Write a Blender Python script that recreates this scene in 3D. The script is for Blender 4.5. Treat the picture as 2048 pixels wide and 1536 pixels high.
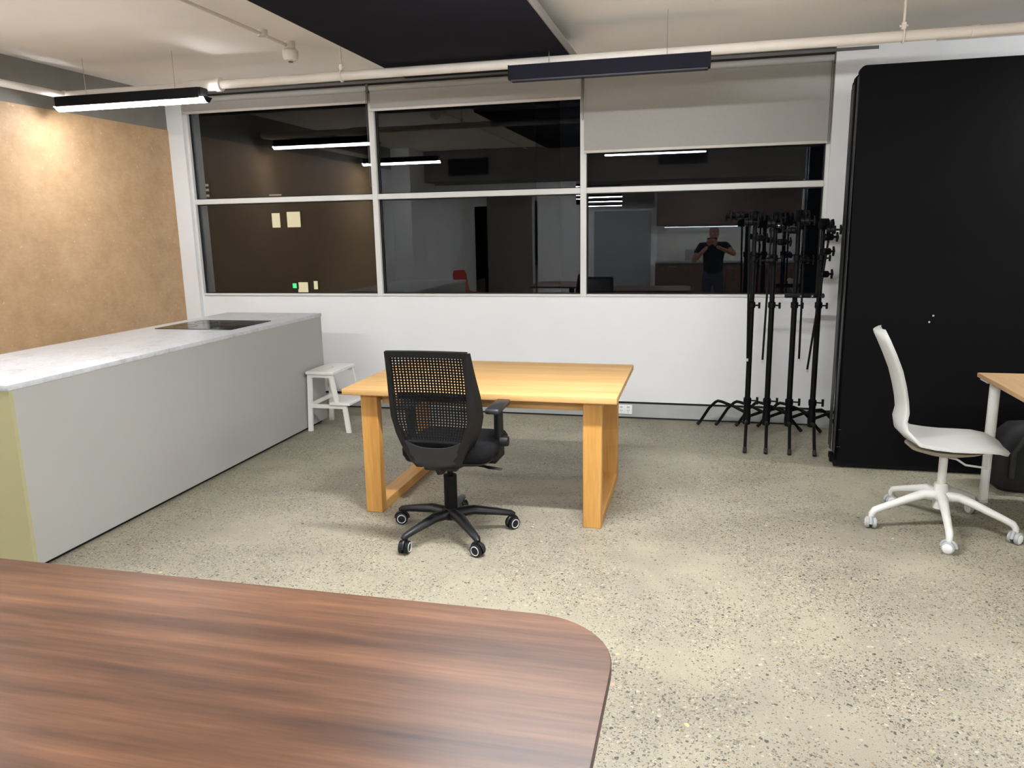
import bpy, bmesh, math, random
from mathutils import Vector, Matrix
random.seed(7)
PI = math.pi
scn = bpy.context.scene
for o in list(bpy.data.objects):
    bpy.data.objects.remove(o)
COL = scn.collection

# ---------------------------------------------------------------- camera
D = 6.368            # distance from camera to the window wall
F, YAW, PITCH, ROLL, CH = 1528.1, .2432, .2008, -.0186, 1.6
fw = Vector((-math.sin(YAW)*math.cos(PITCH), math.cos(YAW)*math.cos(PITCH), -math.sin(PITCH)))
r0 = Vector((math.cos(YAW), math.sin(YAW), 0)); u0 = r0.cross(fw)
rr = math.cos(ROLL)*r0 + math.sin(ROLL)*u0
uu = -math.sin(ROLL)*r0 + math.cos(ROLL)*u0
cd = bpy.data.cameras.new('camera'); cam = bpy.data.objects.new('camera', cd); COL.objects.link(cam)
cd.sensor_width = 36; cd.lens = F/2048*36; cd.clip_start = .02; cd.clip_end = 300
cam.matrix_world = Matrix(((rr.x, uu.x, -fw.x, 0), (rr.y, uu.y, -fw.y, 0), (rr.z, uu.z, -fw.z, CH), (0, 0, 0, 1)))
scn.camera = cam

# ---------------------------------------------------------------- world / exposure
w = bpy.data.worlds.new('night'); scn.world = w; w.use_nodes = True
w.node_tree.nodes['Background'].inputs[0].default_value = (.4, .45, .6, 1)
w.node_tree.nodes['Background'].inputs[1].default_value = .002
vs = scn.view_settings
vs.view_transform = 'Standard'; vs.look = 'None'; vs.gamma = 1; vs.use_curve_mapping = False
vs.exposure = 1.0
LAMP = 42.0          # radiance of every lit tube diffuser
LAMPCOL = (.97, 1.0, 1.045)

# ---------------------------------------------------------------- materials
def srgb(r, g, b):
    f = lambda c: (c/255/12.92) if c/255 <= .04045 else ((c/255+.055)/1.055)**2.4
    return (f(r), f(g), f(b), 1)

class NT:
    def __init__(s, name):
        s.m = bpy.data.materials.new(name); s.m.use_nodes = True
        s.t = s.m.node_tree; s.p = s.t.nodes['Principled BSDF']; s.out = s.t.nodes['Material Output']
    def n(s, typ, **kw):
        nd = s.t.nodes.new(typ)
        for k, v in kw.items():
            if k.startswith('i_'):
                nd.inputs[k[2:].replace('_', ' ')].default_value = v
            else:
                setattr(nd, k, v)
        return nd
    def l(s, a, b): s.t.links.new(a, b)
    def coord(s, scale=(1, 1, 1), world=False, rot=(0, 0, 0)):
        mp = s.n('ShaderNodeMapping'); mp.inputs['Scale'].default_value = scale; mp.inputs['Rotation'].default_value = rot
        if world: s.l(s.n('ShaderNodeNewGeometry').outputs['Position'], mp.inputs[0])
        else: s.l(s.n('ShaderNodeTexCoord').outputs['Object'], mp.inputs[0])
        return mp.outputs[0]
    def noise(s, co, scale, detail=4, rough=.5):
        nd = s.n('ShaderNodeTexNoise'); nd.inputs['Scale'].default_value = scale; nd.inputs['Detail'].default_value = detail
        nd.inputs['Roughness'].default_value = rough; s.l(co, nd.inputs['Vector']); return nd.outputs['Fac']
    def ramp(s, fac, stops):
        nd = s.n('ShaderNodeValToRGB'); cr = nd.color_ramp
        while len(cr.elements) < len(stops): cr.elements.new(.5)
        for e, (p, c) in zip(cr.elements, stops): e.position = p; e.color = c if len(c) == 4 else (*c, 1)
        s.l(fac, nd.inputs[0]); return nd.outputs[0]
    def mix(s, fac, a, b, mode='MIX'):
        nd = s.n('ShaderNodeMix', data_type='RGBA', blend_type=mode)
        for idx, v in ((0, fac), (6, a), (7, b)):
            if hasattr(v, 'links'): s.l(v, nd.inputs[idx])
            else: nd.inputs[idx].default_value = v
        return nd.outputs[2]
    def math(s, op, a, b=0.0):
        nd = s.n('ShaderNodeMath', operation=op)
        for idx, v in ((0, a), (1, b)):
            if hasattr(v, 'links'): s.l(v, nd.inputs[idx])
            else: nd.inputs[idx].default_value = v
        return nd.outputs[0]
    def bump(s, h, strength=.2, dist=.01):
        nd = s.n('ShaderNodeBump'); nd.inputs['Strength'].default_value = strength; nd.inputs['Distance'].default_value = dist
        s.l(h, nd.inputs['Height']); s.l(nd.outputs[0], s.p.inputs['Normal'])

def plain(name, col, rough=.5, metal=0, var=.06, nscale=8, bump=0, bscale=60, spec=None, coat=0):
    s = NT(name); c = srgb(*col)
    co = s.coord()
    f = s.noise(co, nscale)
    a = tuple(x*(1-var) for x in c[:3])+(1,); b = tuple(min(1, x*(1+var)) for x in c[:3])+(1,)
    s.l(s.ramp(f, [(.3, a), (.7, b)]), s.p.inputs['Base Color'])
    s.p.inputs['Roughness'].default_value = rough; s.p.inputs['Metallic'].default_value = metal
    if spec is not None: s.p.inputs['Specular IOR Level'].default_value = spec
    if coat: s.p.inputs['Coat Weight'].default_value = coat; s.p.inputs['Coat Roughness'].default_value = .15
    if bump: s.bump(s.noise(co, bscale, 3), bump, .002)
    return s.m

def emit(name, col, strength):
    s = NT(name)
    s.p.inputs['Base Color'].default_value = (.8, .8, .8, 1)
    s.p.inputs['Emission Color'].default_value = (*col[:3], 1); s.p.inputs['Emission Strength'].default_value = strength
    return s.m

def wood(name, light, mid, dark, axis='x', rough=.4, fine=90, broad=7, coat=0, spec=.5, knots=False, lam=0, fmix=.35):
    s = NT(name)
    st = .06
    sc = {'x': (st, 1, 1), 'y': (1, st, 1), 'z': (1, 1, st)}[axis]
    co = s.coord(sc)
    warp = s.noise(s.coord(tuple(v*1.0 for v in sc)), 3.0, 2)
    wv = s.n('ShaderNodeVectorMath', operation='SCALE'); s.l(co, wv.inputs[0]); wv.inputs[3].default_value = 1
    add = s.n('ShaderNodeVectorMath', operation='ADD')
    comb = s.n('ShaderNodeCombineXYZ'); sv = s.math('MULTIPLY', warp, .12)
    for k in range(3): s.l(sv, comb.inputs[k])
    s.l(co, add.inputs[0]); s.l(comb.outputs[0], add.inputs[1])
    b = s.noise(add.outputs[0], broad, 5, .6)
    f = s.noise(co, fine, 3, .6)
    col = s.ramp(b, [(.3, srgb(*dark)), (.5, srgb(*mid)), (.7, srgb(*light))])
    col = s.mix(fmix, col, s.ramp(f, [(.3, (.35, .35, .35, 1)), (.7, (.65, .65, .65, 1))]), 'OVERLAY')
    if lam:   # edge-glued staves: a small tone step from stave to stave
        sep = s.n('ShaderNodeSeparateXYZ'); s.l(s.coord(), sep.inputs[0])
        src = sep.outputs[1] if axis == 'x' else sep.outputs[0]
        fl = s.math('FLOOR', s.math('MULTIPLY', src, lam))
        wn = s.n('ShaderNodeTexWhiteNoise', noise_dimensions='1D'); s.l(fl, wn.inputs['W'])
        col = s.mix(.22, col, s.ramp(wn.outputs['Value'], [(0, (.38, .38, .38, 1)), (1, (.62, .62, .62, 1))]), 'OVERLAY')
    if knots:
        v = s.n('ShaderNodeTexVoronoi'); v.inputs['Scale'].default_value = 1.3
        s.l(s.coord((.45, 1.6, 1)), v.inputs['Vector'])
        k = s.ramp(v.outputs['Distance'], [(.0, (1, 1, 1, 1)), (.045, (0, 0, 0, 1))])
        col = s.mix(s.math('MULTIPLY', k, .55), col, srgb(40, 26, 20))
    s.l(col, s.p.inputs['Base Color'])
    s.p.inputs['Roughness'].default_value = rough; s.p.inputs['Specular IOR Level'].default_value = spec
    if coat: s.p.inputs['Coat Weight'].default_value = coat; s.p.inputs['Coat Roughness'].default_value = .3
    s.bump(f, .06, .001)
    return s.m

def floor_mat():
    s = NT('polished_concrete')
    co = s.coord(world=True)
    big = s.noise(co, .9, 4, .55); mid = s.noise(co, 5, 4); fin = s.noise(co, 240, 2)
    base = s.ramp(big, [(.34, srgb(134, 127, 112)), (.5, srgb(146, 139, 121)), (.66, srgb(152, 145, 126))])
    base = s.mix(.35, base, s.ramp(mid, [(.35, (.42, .42, .43, 1)), (.65, (.58, .58, .56, 1))]), 'OVERLAY')
    base = s.mix(.55, base, s.ramp(fin, [(.34, (.36, .36, .36, 1)), (.62, (.58, .58, .58, 1))]), 'OVERLAY')
    # where the grinding exposed more of the stones
    dens = s.ramp(s.noise(co, 1.6, 3, .6), [(.38, (.18, .18, .18, 1)), (.54, (1, 1, 1, 1))])
    wob = s.n('ShaderNodeTexNoise'); wob.inputs['Scale'].default_value = 55; s.l(co, wob.inputs['Vector'])
    sub = s.n('ShaderNodeVectorMath', operation='SUBTRACT'); s.l(wob.outputs['Color'], sub.inputs[0]); sub.inputs[1].default_value = (.5, .5, .5)
    sc = s.n('ShaderNodeVectorMath', operation='SCALE'); s.l(sub.outputs[0], sc.inputs[0]); sc.inputs[3].default_value = .022
    cw = s.n('ShaderNodeVectorMath', operation='ADD'); s.l(co, cw.inputs[0]); s.l(sc.outputs[0], cw.inputs[1])
    def stones(scale, size, frac, cols, base, fac=.85):
        v = s.n('ShaderNodeTexVoronoi'); v.inputs['Scale'].default_value = scale; s.l(cw.outputs[0], v.inputs['Vector'])
        sep = s.n('ShaderNodeSeparateColor'); s.l(v.outputs['Color'], sep.inputs[0])
        pick = s.math('LESS_THAN', sep.outputs[0], s.math('MULTIPLY', dens, frac))
        rad = s.math('ADD', s.math('MULTIPLY', sep.outputs[1], size*.7), size*.5)
        m = s.math('LESS_THAN', v.outputs['Distance'], rad)
        m = s.math('MULTIPLY', s.math('MULTIPLY', m, pick), fac)
        c = s.ramp(sep.outputs[2], cols)
        return s.mix(m, base, c)
    base = stones(75, .42, .42, [(0, srgb(180, 173, 154)), (.6, srgb(150, 142, 122)), (1, srgb(172, 154, 124))], base, .7)
    base = stones(105, .42, .58, [(0, srgb(60, 58, 54)), (.6, srgb(90, 85, 76)), (1, srgb(46, 46, 48))], base, .8)
    base = stones(170, .44, .5, [(0, srgb(82, 77, 67)), (1, srgb(120, 113, 96))], base, .75)
    base = stones(62, .34, .30, [(0, srgb(50, 50, 50)), (.7, srgb(74, 70, 65)), (.95, srgb(130, 104, 74))], base, .9)
    base = stones(34, .24, .07, [(0, srgb(58, 60, 62)), (.8, srgb(92, 92, 94)), (1, srgb(214, 178, 120))], base, .9)
    s.l(base, s.p.inputs['Base Color'])
    s.l(s.ramp(s.noise(co, 2.2, 4), [(.3, (.42, .42, .42, 1)), (.7, (.58, .58, .58, 1))]), s.p.inputs['Roughness'])
    s.p.inputs['Specular IOR Level'].default_value = .45
    return s.m

def glass_mat(name='window_glass', ior=1.47):
    s = NT(name)
    s.t.nodes.remove(s.p)
    tr = s.n('ShaderNodeBsdfTransparent'); tr.inputs[0].default_value = (.93, .95, .95, 1)
    gl = s.n('ShaderNodeBsdfGlossy'); gl.inputs['Roughness'].default_value = 0.0; gl.inputs[0].default_value = (.97, .98, 1, 1)
    fr = s.n('ShaderNodeFresnel'); fr.inputs[0].default_value = ior
    mx = s.n('ShaderNodeMixShader'); s.l(fr.outputs[0], mx.inputs[0]); s.l(tr.outputs[0], mx.inputs[1]); s.l(gl.outputs[0], mx.inputs[2])
    s.l(mx.outputs[0], s.out.inputs[0])
    return s.m

def board_mat():
    s = NT('brown_pinboard')
    co = s.coord(world=True)
    a = s.noise(co, 6, 6, .65); b = s.noise(s.coord((1, 1, 2.2), world=True), 26, 4, .6)
    c = s.ramp(a, [(.3, srgb(176, 143, 105)), (.5, srgb(188, 154, 116)), (.72, srgb(196, 163, 125))])
    c = s.mix(.3, c, s.ramp(b, [(.35, (.42, .42, .42, 1)), (.7, (.6, .6, .6, 1))]), 'OVERLAY')
    v = s.noise(co, 34, 2)
    c = s.mix(s.ramp(v, [(.70, (0, 0, 0, 1)), (.74, (.5, .5, .5, 1))]), c, srgb(226, 196, 158))
    s.l(c, s.p.inputs['Base Color']); s.p.inputs['Roughness'].default_value = .62
    s.bump(b, .15, .004)
    return s.m

def stone_mat():
    s = NT('pale_stone_worktop')
    co = s.coord()
    a = s.noise(co, 9, 8, .7); b = s.noise(co, 45, 4, .6)
    c = s.ramp(a, [(.3, srgb(152, 153, 155)), (.45, srgb(180, 181, 182)), (.7, srgb(188, 189, 190))])
    c = s.mix(.5, c, s.ramp(b, [(.35, (.40, .40, .40, 1)), (.6, (.56, .56, .56, 1))]), 'OVERLAY')
    s.l(c, s.p.inputs['Base Color']); s.p.inputs['Roughness'].default_value = .3
    return s.m

M = {}
M['floor'] = floor_mat()
M['ceiling'] = plain('ceiling_paint', (236, 230, 223), .9, var=.03, nscale=2)
M['wall'] = plain('white_wall_paint', (226, 226, 225), .6, var=.015, nscale=2)
M['frame'] = plain('white_aluminium', (212, 211, 206), .4, var=.02)
M['grey_plinth'] = plain('grey_plinth_paint', (164, 166, 163), .6)
M['black_gap'] = plain('black_shadow_gap', (18, 18, 18), .8)
M['board'] = board_mat()
M['glass'] = glass_mat()
M['blind'] = plain('grey_blind_fabric', (164, 161, 156), .85, var=.02, nscale=40, bump=.1, bscale=400)
M['blind_rail'] = plain('pale_blind_rail', (206, 200, 190), .45)
M['bracket'] = plain('dark_grey_bracket', (92, 88, 84), .5)
M['pipe'] = plain('white_pipe_paint', (212, 203, 192), .5, var=.03)
M['black_metal'] = plain('black_metal', (7, 7, 8), .5, var=.1, spec=.15)
M['navy'] = plain('navy_black_felt', (30, 29, 37), .95, var=.08, nscale=5, bump=.2, bscale=300, spec=.1)
M['panel_edge'] = plain('grey_panel_edge', (140, 134, 128), .7)
for _k, _f in dict(a=.76, b=2.1, c=4.35, d=1.8, e=3.5, h=1.2).items():
    M['lamp_'+_k] = emit('lit_diffuser_'+_k, LAMPCOL, LAMP*_f)
M['lamp_off'] = plain('unlit_diffuser', (40, 39, 48), .6)
M['chrome'] = plain('chrome', (200, 200, 200), .15, metal=1)
M['stone'] = stone_mat()
M['counter_side'] = plain('grey_laminate', (158, 156, 150), .5, var=.015, nscale=1.5)
M['counter_end'] = plain('olive_counter_end', (160, 154, 116), .5, var=.02, nscale=1.5)  # near end face coloured olive, the long side grey
M['hob'] = plain('black_glass', (8, 8, 9), .14, var=0)
M['oak'] = wood('oak_top', (200, 164, 112), (190, 151, 98), (176, 136, 84), 'x', .5, lam=11, coat=0, spec=.22)
M['oak_z'] = wood('oak_leg', (196, 148, 80), (184, 134, 66), (166, 116, 54), 'z', .42)
M['oak_y'] = wood('oak_rail', (196, 148, 80), (184, 134, 66), (166, 116, 54), 'y', .42)
M['walnut'] = wood('walnut_top', (124, 87, 63), (96, 66, 48), (62, 43, 35), 'x', .38, broad=13, knots=True, coat=0, spec=.22, fmix=.5)
for _n in M['walnut'].node_tree.nodes:
    if _n.type == 'BSDF_PRINCIPLED':
        _n.inputs['Coat IOR'].default_value = 1.6; _n.inputs['Coat Roughness'].default_value = .34
M['walnut_edge'] = plain('walnut_edge_band', (64, 40, 32), .5)
M['birch'] = wood('pale_wood_top', (180, 148, 110), (168, 137, 100), (156, 124, 88), 'y', .45)
M['black_plastic'] = plain('black_plastic', (14, 14, 16), .45, var=.08, spec=.35)
M['grey_plastic'] = plain('dark_grey_plastic', (32, 33, 37), .42, var=.06)
M['black_fabric'] = plain('black_fabric', (13, 13, 15), .95, var=.15, nscale=120, bump=.2, bscale=500, spec=.2)
M['net'] = plain('black_net', (14, 14, 15), .8, spec=.2)
M['rim'] = plain('pale_grey_ring', (178, 180, 184), .4)
M['white_plastic'] = plain('white_plastic', (176, 175, 169), .4, var=.02)
M['white_metal'] = plain('white_metal', (196, 194, 187), .35, var=.02)
M['white_paint'] = plain('white_painted_wood', (226, 223, 216), .45, var=.03)
M['outlet_white'] = plain('outlet_white', (236, 236, 234), .35, var=0)
M['underpan_grey'] = plain('grey_underpan', (168, 160, 142), .6)
M['wheel_grey'] = plain('grey_wheel', (150, 152, 150), .5)
M['wheel_white'] = plain('pale_wheel_cap', (206, 206, 200), .45)
M['black_flat'] = plain('black_flat_paint', (6, 6, 8), .75, var=.06, nscale=1.2, spec=.1)
M['black_edge'] = plain('black_edge_strip', (26, 26, 28), .4)
M['rubber'] = plain('rubber', (26, 24, 23), .8)
M['cloth_bag'] = plain('black_nylon', (9, 9, 10), .75, var=.15, bump=.3, bscale=30)
M['skin'] = plain('skin', (172, 120, 98), .55, var=.05)
M['shirt'] = plain('black_shirt', (14, 14, 15), .9)
M['jeans'] = plain('grey_jeans', (58, 62, 70), .9)
M['dark_cabinet'] = wood('dark_cabinet_wood', (92, 66, 54), (78, 54, 44), (62, 42, 34), 'x', .5)
M['steel'] = plain('brushed_steel', (150, 152, 156), .35, metal=.6)
M['grey_door'] = plain('grey_door_paint', (142, 146, 150), .5)
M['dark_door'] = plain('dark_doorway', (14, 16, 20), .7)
M['taupe'] = plain('taupe_wall', (118, 112, 104), .7)
M['red'] = plain('red_plastic', (168, 34, 26), .4)
M['grille'] = plain('dark_grille', (30, 31, 36), .5)
M['strip'] = emit('under_cabinet_light', (.85, .93, 1), 9)
M['far_wall'] = plain('night_facade', (30, 28, 27), .9)
M['lit_warm'] = emit('lit_window_warm', (1, .86, .55), .42)
M['lit_green'] = emit('green_sign', (.05, 1, .25), .8)
M['lit_dim'] = emit('dim_glow', (1, .8, .6), .12)

# ---------------------------------------------------------------- mesh helpers
class MB:
    def __init__(s): s.bm = bmesh.new()
    def _tag(s, geom_verts, mat=None):
        if mat is not None: bmesh.ops.transform(s.bm, matrix=mat, verts=geom_verts)
    def box(s, x0, x1, y0, y1, z0, z1, bev=0, seg=2, mat=None):
        vs_ = [s.bm.verts.new((x, y, z)) for x in (x0, x1) for y in (y0, y1) for z in (z0, z1)]
        q = [(0, 1, 3, 2), (4, 6, 7, 5), (0, 4, 5, 1), (2, 3, 7, 6), (0, 2, 6, 4), (1, 5, 7, 3)]
        fs = [s.bm.faces.new([vs_[i] for i in f]) for f in q]
        if bev:
            es = list({e for f in fs for e in f.edges})
            r = bmesh.ops.bevel(s.bm, geom=es, offset=bev, segments=seg, affect='EDGES', profile=.5)
            vs_ = list({v for v in r['verts']} | {v for f in fs if f.is_valid for v in f.verts})
        s._tag(vs_, mat); return s
    def hexa(s, pts):
        """8 points: bottom ring (4) then top ring (4)."""
        v = [s.bm.verts.new(p) for p in pts]
        for f in ((3, 2, 1, 0), (4, 5, 6, 7), (0, 1, 5, 4), (1, 2, 6, 5), (2, 3, 7, 6), (3, 0, 4, 7)):
            s.bm.faces.new([v[i] for i in f])
        return s
    def rings(s, rings, cap=True, closed=True):
        R = [[s.bm.verts.new(p) for p in ring] for ring in rings]
        n = len(R[0])
        for a, b in zip(R, R[1:]):
            for i in range(n if closed else n-1):
                j = (i+1) % n
                s.bm.faces.new((a[i], a[j], b[j], b[i]))
        if cap and closed:
            s.bm.faces.new(list(reversed(R[0]))); s.bm.faces.new(R[-1])
        return s
    def tube(s, path, rad, seg=12, flat=1.0, cap=True):
        """sweep a circle (or ellipse) along a path of points; rad a number or a list."""
        P = [Vector(p) for p in path]; n = len(P)
        rads = rad if isinstance(rad, (list, tuple)) else [rad]*n
        T = []
        for i in range(n):
            t = (P[min(i+1, n-1)]-P[max(i-1, 0)]).normalized(); T.append(t)
        ref = Vector((0, 0, 1)) if abs(T[0].z) < .9 else Vector((1, 0, 0))
        N = (ref - T[0]*ref.dot(T[0])).normalized()
        out = []
        for i in range(n):
            N = (N - T[i]*N.dot(T[i])).normalized(); B = T[i].cross(N)
            out.append([P[i] + N*(math.sin(a)*rads[i]*flat) + B*(math.cos(a)*rads[i]) for a in [2*PI*k/seg for k in range(seg)]])
        return s.rings(out, cap)
    def cyl(s, a, b, r, seg=16): return s.tube([a, b], r, seg)
    def lathe(s, prof, seg=20, mat=None):
        """prof: (radius, z) from bottom to top."""
        before = set(s.bm.verts)
        s.rings([[(r*math.cos(2*PI*k/seg), r*math.sin(2*PI*k/seg), z) for k in range(seg)] for r, z in prof])
        s._tag([v for v in s.bm.verts if v not in before], mat); return s
    def prism(s, pts, z0, z1):
        return s.rings([[(x, y, z0) for x, y in pts], [(x, y, z1) for x, y in pts]])
    def sphere(s, c, r, scale=(1, 1, 1), seg=16):
        m = Matrix.Translation(Vector(c)) @ Matrix.Diagonal((r*scale[0], r*scale[1], r*scale[2], 1))
        bmesh.ops.create_uvsphere(s.bm, u_segments=seg, v_segments=max(6, seg//2), radius=1, matrix=m); return s
    def build(s, name, mat, parent=None, loc=(0, 0, 0), rotz=0, smooth=40):
        bmesh.ops.remove_doubles(s.bm, verts=s.bm.verts, dist=1e-6)
        bmesh.ops.recalc_face_normals(s.bm, faces=s.bm.faces)
        me = bpy.data.meshes.new(name); s.bm.to_mesh(me); s.bm.free()
        if smooth:
            for p in me.polygons: p.use_smooth = True
            try: me.set_sharp_from_angle(angle=math.radians(smooth))
            except Exception: pass
        me.materials.append(mat if not isinstance(mat, str) else M[mat])
        o = bpy.data.objects.new(name, me); COL.objects.link(o)
        o.location = loc; o.rotation_euler = (0, 0, rotz)
        if parent: o.parent = parent
        return o

def thing(name, label, cat, loc=(0, 0, 0), rotz=0, group=None):
    o = bpy.data.objects.new(name, None); COL.objects.link(o); o.empty_display_size = .1
    o.location = loc; o.rotation_euler = (0, 0, rotz); o['label'] = label; o['category'] = cat
    if group: o['group'] = group
    return o
def tag(o, label, cat, group=None):
    o['label'] = label; o['category'] = cat
    if group: o['group'] = group
    return o
def struct(o, label=None, cat=None):
    o['kind'] = 'structure'
    if label: o['label'] = label
    if cat: o['category'] = cat
    return o
def dup(root, loc=None, rotz=None, label=None):
    r = root.copy(); COL.objects.link(r)
    if loc is not None: r.location = loc
    if rotz is not None: r.rotation_euler = (0, 0, rotz)
    if label: r['label'] = label
    for ch in list(root.children):
        c = ch.copy(); COL.objects.link(c); c.parent = r
        for g in ch.children:
            d = g.copy(); COL.objects.link(d); d.parent = c
    return r
def rect_frame(x0, x1, z0, z1, y0, y1, t):
    b = MB(); b.box(x0, x1, y0, y1, z0, z0+t); b.box(x0, x1, y0, y1, z1-t, z1)
    b.box(x0, x0+t, y0, y1, z0+t, z1-t); b.box(x1-t, x1, y0, y1, z0+t, z1-t); return b

# ================================================================ ROOM SHELL
XL, XR, YB, ZC = -4.745, 4.6, -3.1, 2.85
W0, W1, W2, W3 = -4.586, -2.771, -.95, .907       # window bay edges
ZS, ZT, ZH = 1.045, 1.89, 2.80                      # sill, transom, head
struct(MB().box(-7, XR+.2, YB-18.3, D+.3, -.2, 0).build('floor', 'floor', smooth=0), 'polished concrete floor with dark stone flecks', 'floor')
struct(MB().box(-7, XR+.2, YB-18.3, D+.3, ZC, ZC+.2).build('ceiling', 'ceiling', smooth=0), 'off-white painted ceiling', 'ceiling')
# window wall: spandrel under the windows, piers each side, head over
b = MB()
b.box(W0, W3, D-.004, D+.2, .145, ZS-.012)                      # spandrel panel
b.box(XL-.2, W0, D-.05, D+.2, .0, ZC)                            # left pier
b.box(W3, 1.56, D-.07, D+.2, 0, ZC)                             # right pier
b.box(1.56, XR+.2, D+.0, D+.2, 0, ZC)
b.box(W0, W3, D+.02, D+.2, ZH, ZC)                            # head
wall_back = struct(b.build('wall_back', 'wall', smooth=0), 'white window wall with piers and smooth white panel below the glass', 'wall')
struct(MB().box(W0, W3, D-.002, D+.2, 0, .125).build('baseboard_back', 'grey_plinth', smooth=0), 'grey recessed plinth under the white window panel', 'baseboard')
struct(MB().box(W3, 1.3, D-.078, D-.071, 0, .125).build('baseboard_right', 'grey_plinth', smooth=0), 'grey plinth strip along the right pier', 'baseboard')
struct(MB().box(W3, 1.3, D-.080, D-.071, .125, .145).build('trim_6', 'black_gap', smooth=0), 'thin black line above the plinth of the right pier', 'trim')
struct(MB().box(W0, W3, D+.012, D+.2, .125, .145).build('trim_1', 'black_gap', smooth=0), 'thin black shadow gap above the grey plinth', 'trim')
struct(MB().box(W0, W3, D-.008, D-.002, .0, .012).build('trim_2', 'black_gap', smooth=0), 'thin dark seal along the floor under the windows', 'trim')
struct(MB().box(W0, W3+.28, D-.078, D-.07+.09, ZH+.012, ZH+.034).build('trim_3', 'bracket', smooth=0), 'dark grey strip standing for the shadow gap above the blinds', 'trim')  # solid strip coloured dark for the shadow gap at the ceiling junction
struct(MB().box(XL-.2, XL-.012, YB, D+.2, 0, ZC).build('wall_left', 'wall', smooth=0), 'white left wall above and beyond the brown board', 'wall')
struct(MB().box(XL-.012, XL, 1.95, D-.05, 0, 2.53).build('trim_4', 'board', smooth=0), 'mottled brown board lining the left wall', 'wall lining')
M['upper_band'] = plain('grey_upper_wall', (124, 120, 112), .8)  # flat grey strip over the left wall above the board
struct(MB().box(XL-.012, XL-.006, .12, D-.05, 2.53, ZC).build('trim_10', 'upper_band', smooth=0), 'grey band on the left wall above the brown board', 'wall band')
struct(MB().box(XL-.012, XL+.30, .12, 1.25, 0, ZC).build('trim_5', 'wall', smooth=0), 'white pillar on the left wall seen reflected in the middle window', 'pillar')
struct(MB().box(XR, XR+.2, YB, D+.2, 0, ZC).build('wall_right', 'wall', smooth=0), 'white right wall outside the frame', 'wall')

# ---------------------------------------------------------------- windows
def window(idx, x0, x1, lab, tilt=0):
    e = bpy.data.objects.new('window_%d' % idx, None); COL.objects.link(e); e.location = ((x0+x1)/2, D, ZS)
    e['kind'] = 'structure'; e['label'] = lab; e['category'] = 'window'
    w2 = (x1-x0)/2; zt = ZT-ZS; zh = ZH-ZS+.0
    b = MB(); t = .024
    b.box(-w2, -w2+t, -.012, .06, -.012, zh); b.box(w2-t, w2, -.012, .06, -.012, zh)
    b.box(-w2+t, w2-t, -.012, .06, zh-t, zh)
    b.build('window_frame', 'frame', e, smooth=0)
    MB().box(-w2+t, w2-t, -.012, .06, zt-.022, zt+.024, .004, 1).build('transom', 'frame', e, smooth=0)
    MB().box(-w2+t, w2-t, -.016, .06, -.014, .006, .003, 1).build('window_sill', 'frame', e, smooth=0)
    for z0, z1 in ((.006, zt-.022), (zt+.024, zh-t)):
        p = MB().box(-w2+t, w2-t, .038, .044, z0, z1).build('pane', 'glass', e, smooth=0)
        if tilt: p.location = (0, .041, (z0+z1)/2); p.data.transform(Matrix.Translation((0, -.041, -(z0+z1)/2))); p.rotation_euler.x = tilt
        rect_frame(-w2+t, w2-t, z0, z1, .020, .037, .008).build('glazing_bead', 'black_gap', e, smooth=0)
    return e
window(1, W0, W1, 'left window bay beside the brown board, two panes over a white transom')
window(2, W1, W2, 'middle window bay behind the oak table, two panes')
window(3, W2, W3, 'right window bay behind the black stands, half covered by a blind', -.0059)

# ---------------------------------------------------------------- roller blinds
def blind(x0, x1, z, lab):
    e = thing('roller_blind', lab, 'blind', ((x0+x1)/2, D-.045, z))
    w2 = (x1-x0)/2-.012; h = ZH+.005-z
    MB().box(-w2, w2, -.001, .001, .02, h-.03).build('blind_fabric', 'blind', e, smooth=0)
    MB().box(-w2, w2, -.010, .008, 0, .022, .004, 2).build('bottom_rail', 'blind_rail', e)
    MB().cyl((-w2, .0, h-.03), (w2, .0, h-.03), .026, 18).build('roller_tube', 'blind', e)
    for s in (-1, 1):
        MB().box(s*(w2+.006)-.005, s*(w2+.006)+.005, -.03, .03, h-.062, h+.002, .002, 1).build('bracket', 'bracket', e, smooth=0)
    return e
blind(W0, W1, 2.658, 'grey roller blind rolled up high over the left window')
blind(W1, W2, 2.592, 'grey roller blind rolled up over the middle window')
blind(W2, W3, 2.178, 'grey roller blind pulled halfway down the right window')
def chain(x, z0, z1, lab):
    b = MB()
    for dx in (-.006, .006):
        b.cyl((x+dx, D-.062, z0), (x+dx, D-.062, z1), .0022, 6)
    b.tube([(x-.006, D-.062, z0), (x, D-.062, z0-.008), (x+.006, D-.062, z0)], .0022, 6)
    tag(b.build('blind_chain', 'bracket'), lab, 'chain')
chain(W1-.012, 1.98, ZH-.03, 'long grey blind chain between the left and middle windows')
chain(W2+.002, 2.44, ZH-.03, 'short grey blind chain between the middle and right windows')
chain(W3-.018, 2.19, ZH-.03, 'blind chain at the right end of the right window')

# ================================================================ CEILING THINGS
# acoustic raft
e = thing('acoustic_panel', 'large navy black acoustic raft hung under the ceiling', 'ceiling panel', (-1.49, 3.75, 2.68))
MB().box(-.632, .632, -1.78, 1.78, 0, .05).build('felt_board', 'navy', e, smooth=0)
b = MB()
for x0, x1, y0, y1 in ((-.64, -.632, -1.788, 1.788), (.632, .64, -1.788, 1.788), (-.632, .632, -1.788, -1.78), (-.632, .632, 1.78, 1.788)):
    b.box(x0, x1, y0, y1, .002, .055)
b.build('edge_strip', 'panel_edge', e, smooth=0)
for x in (-.5, .5):
    for y in (-1.6, 0, 1.6):
        MB().cyl((x, y, .05), (x, y, .17), .003, 6).build('hanger_rod', 'chrome', e)

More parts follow.
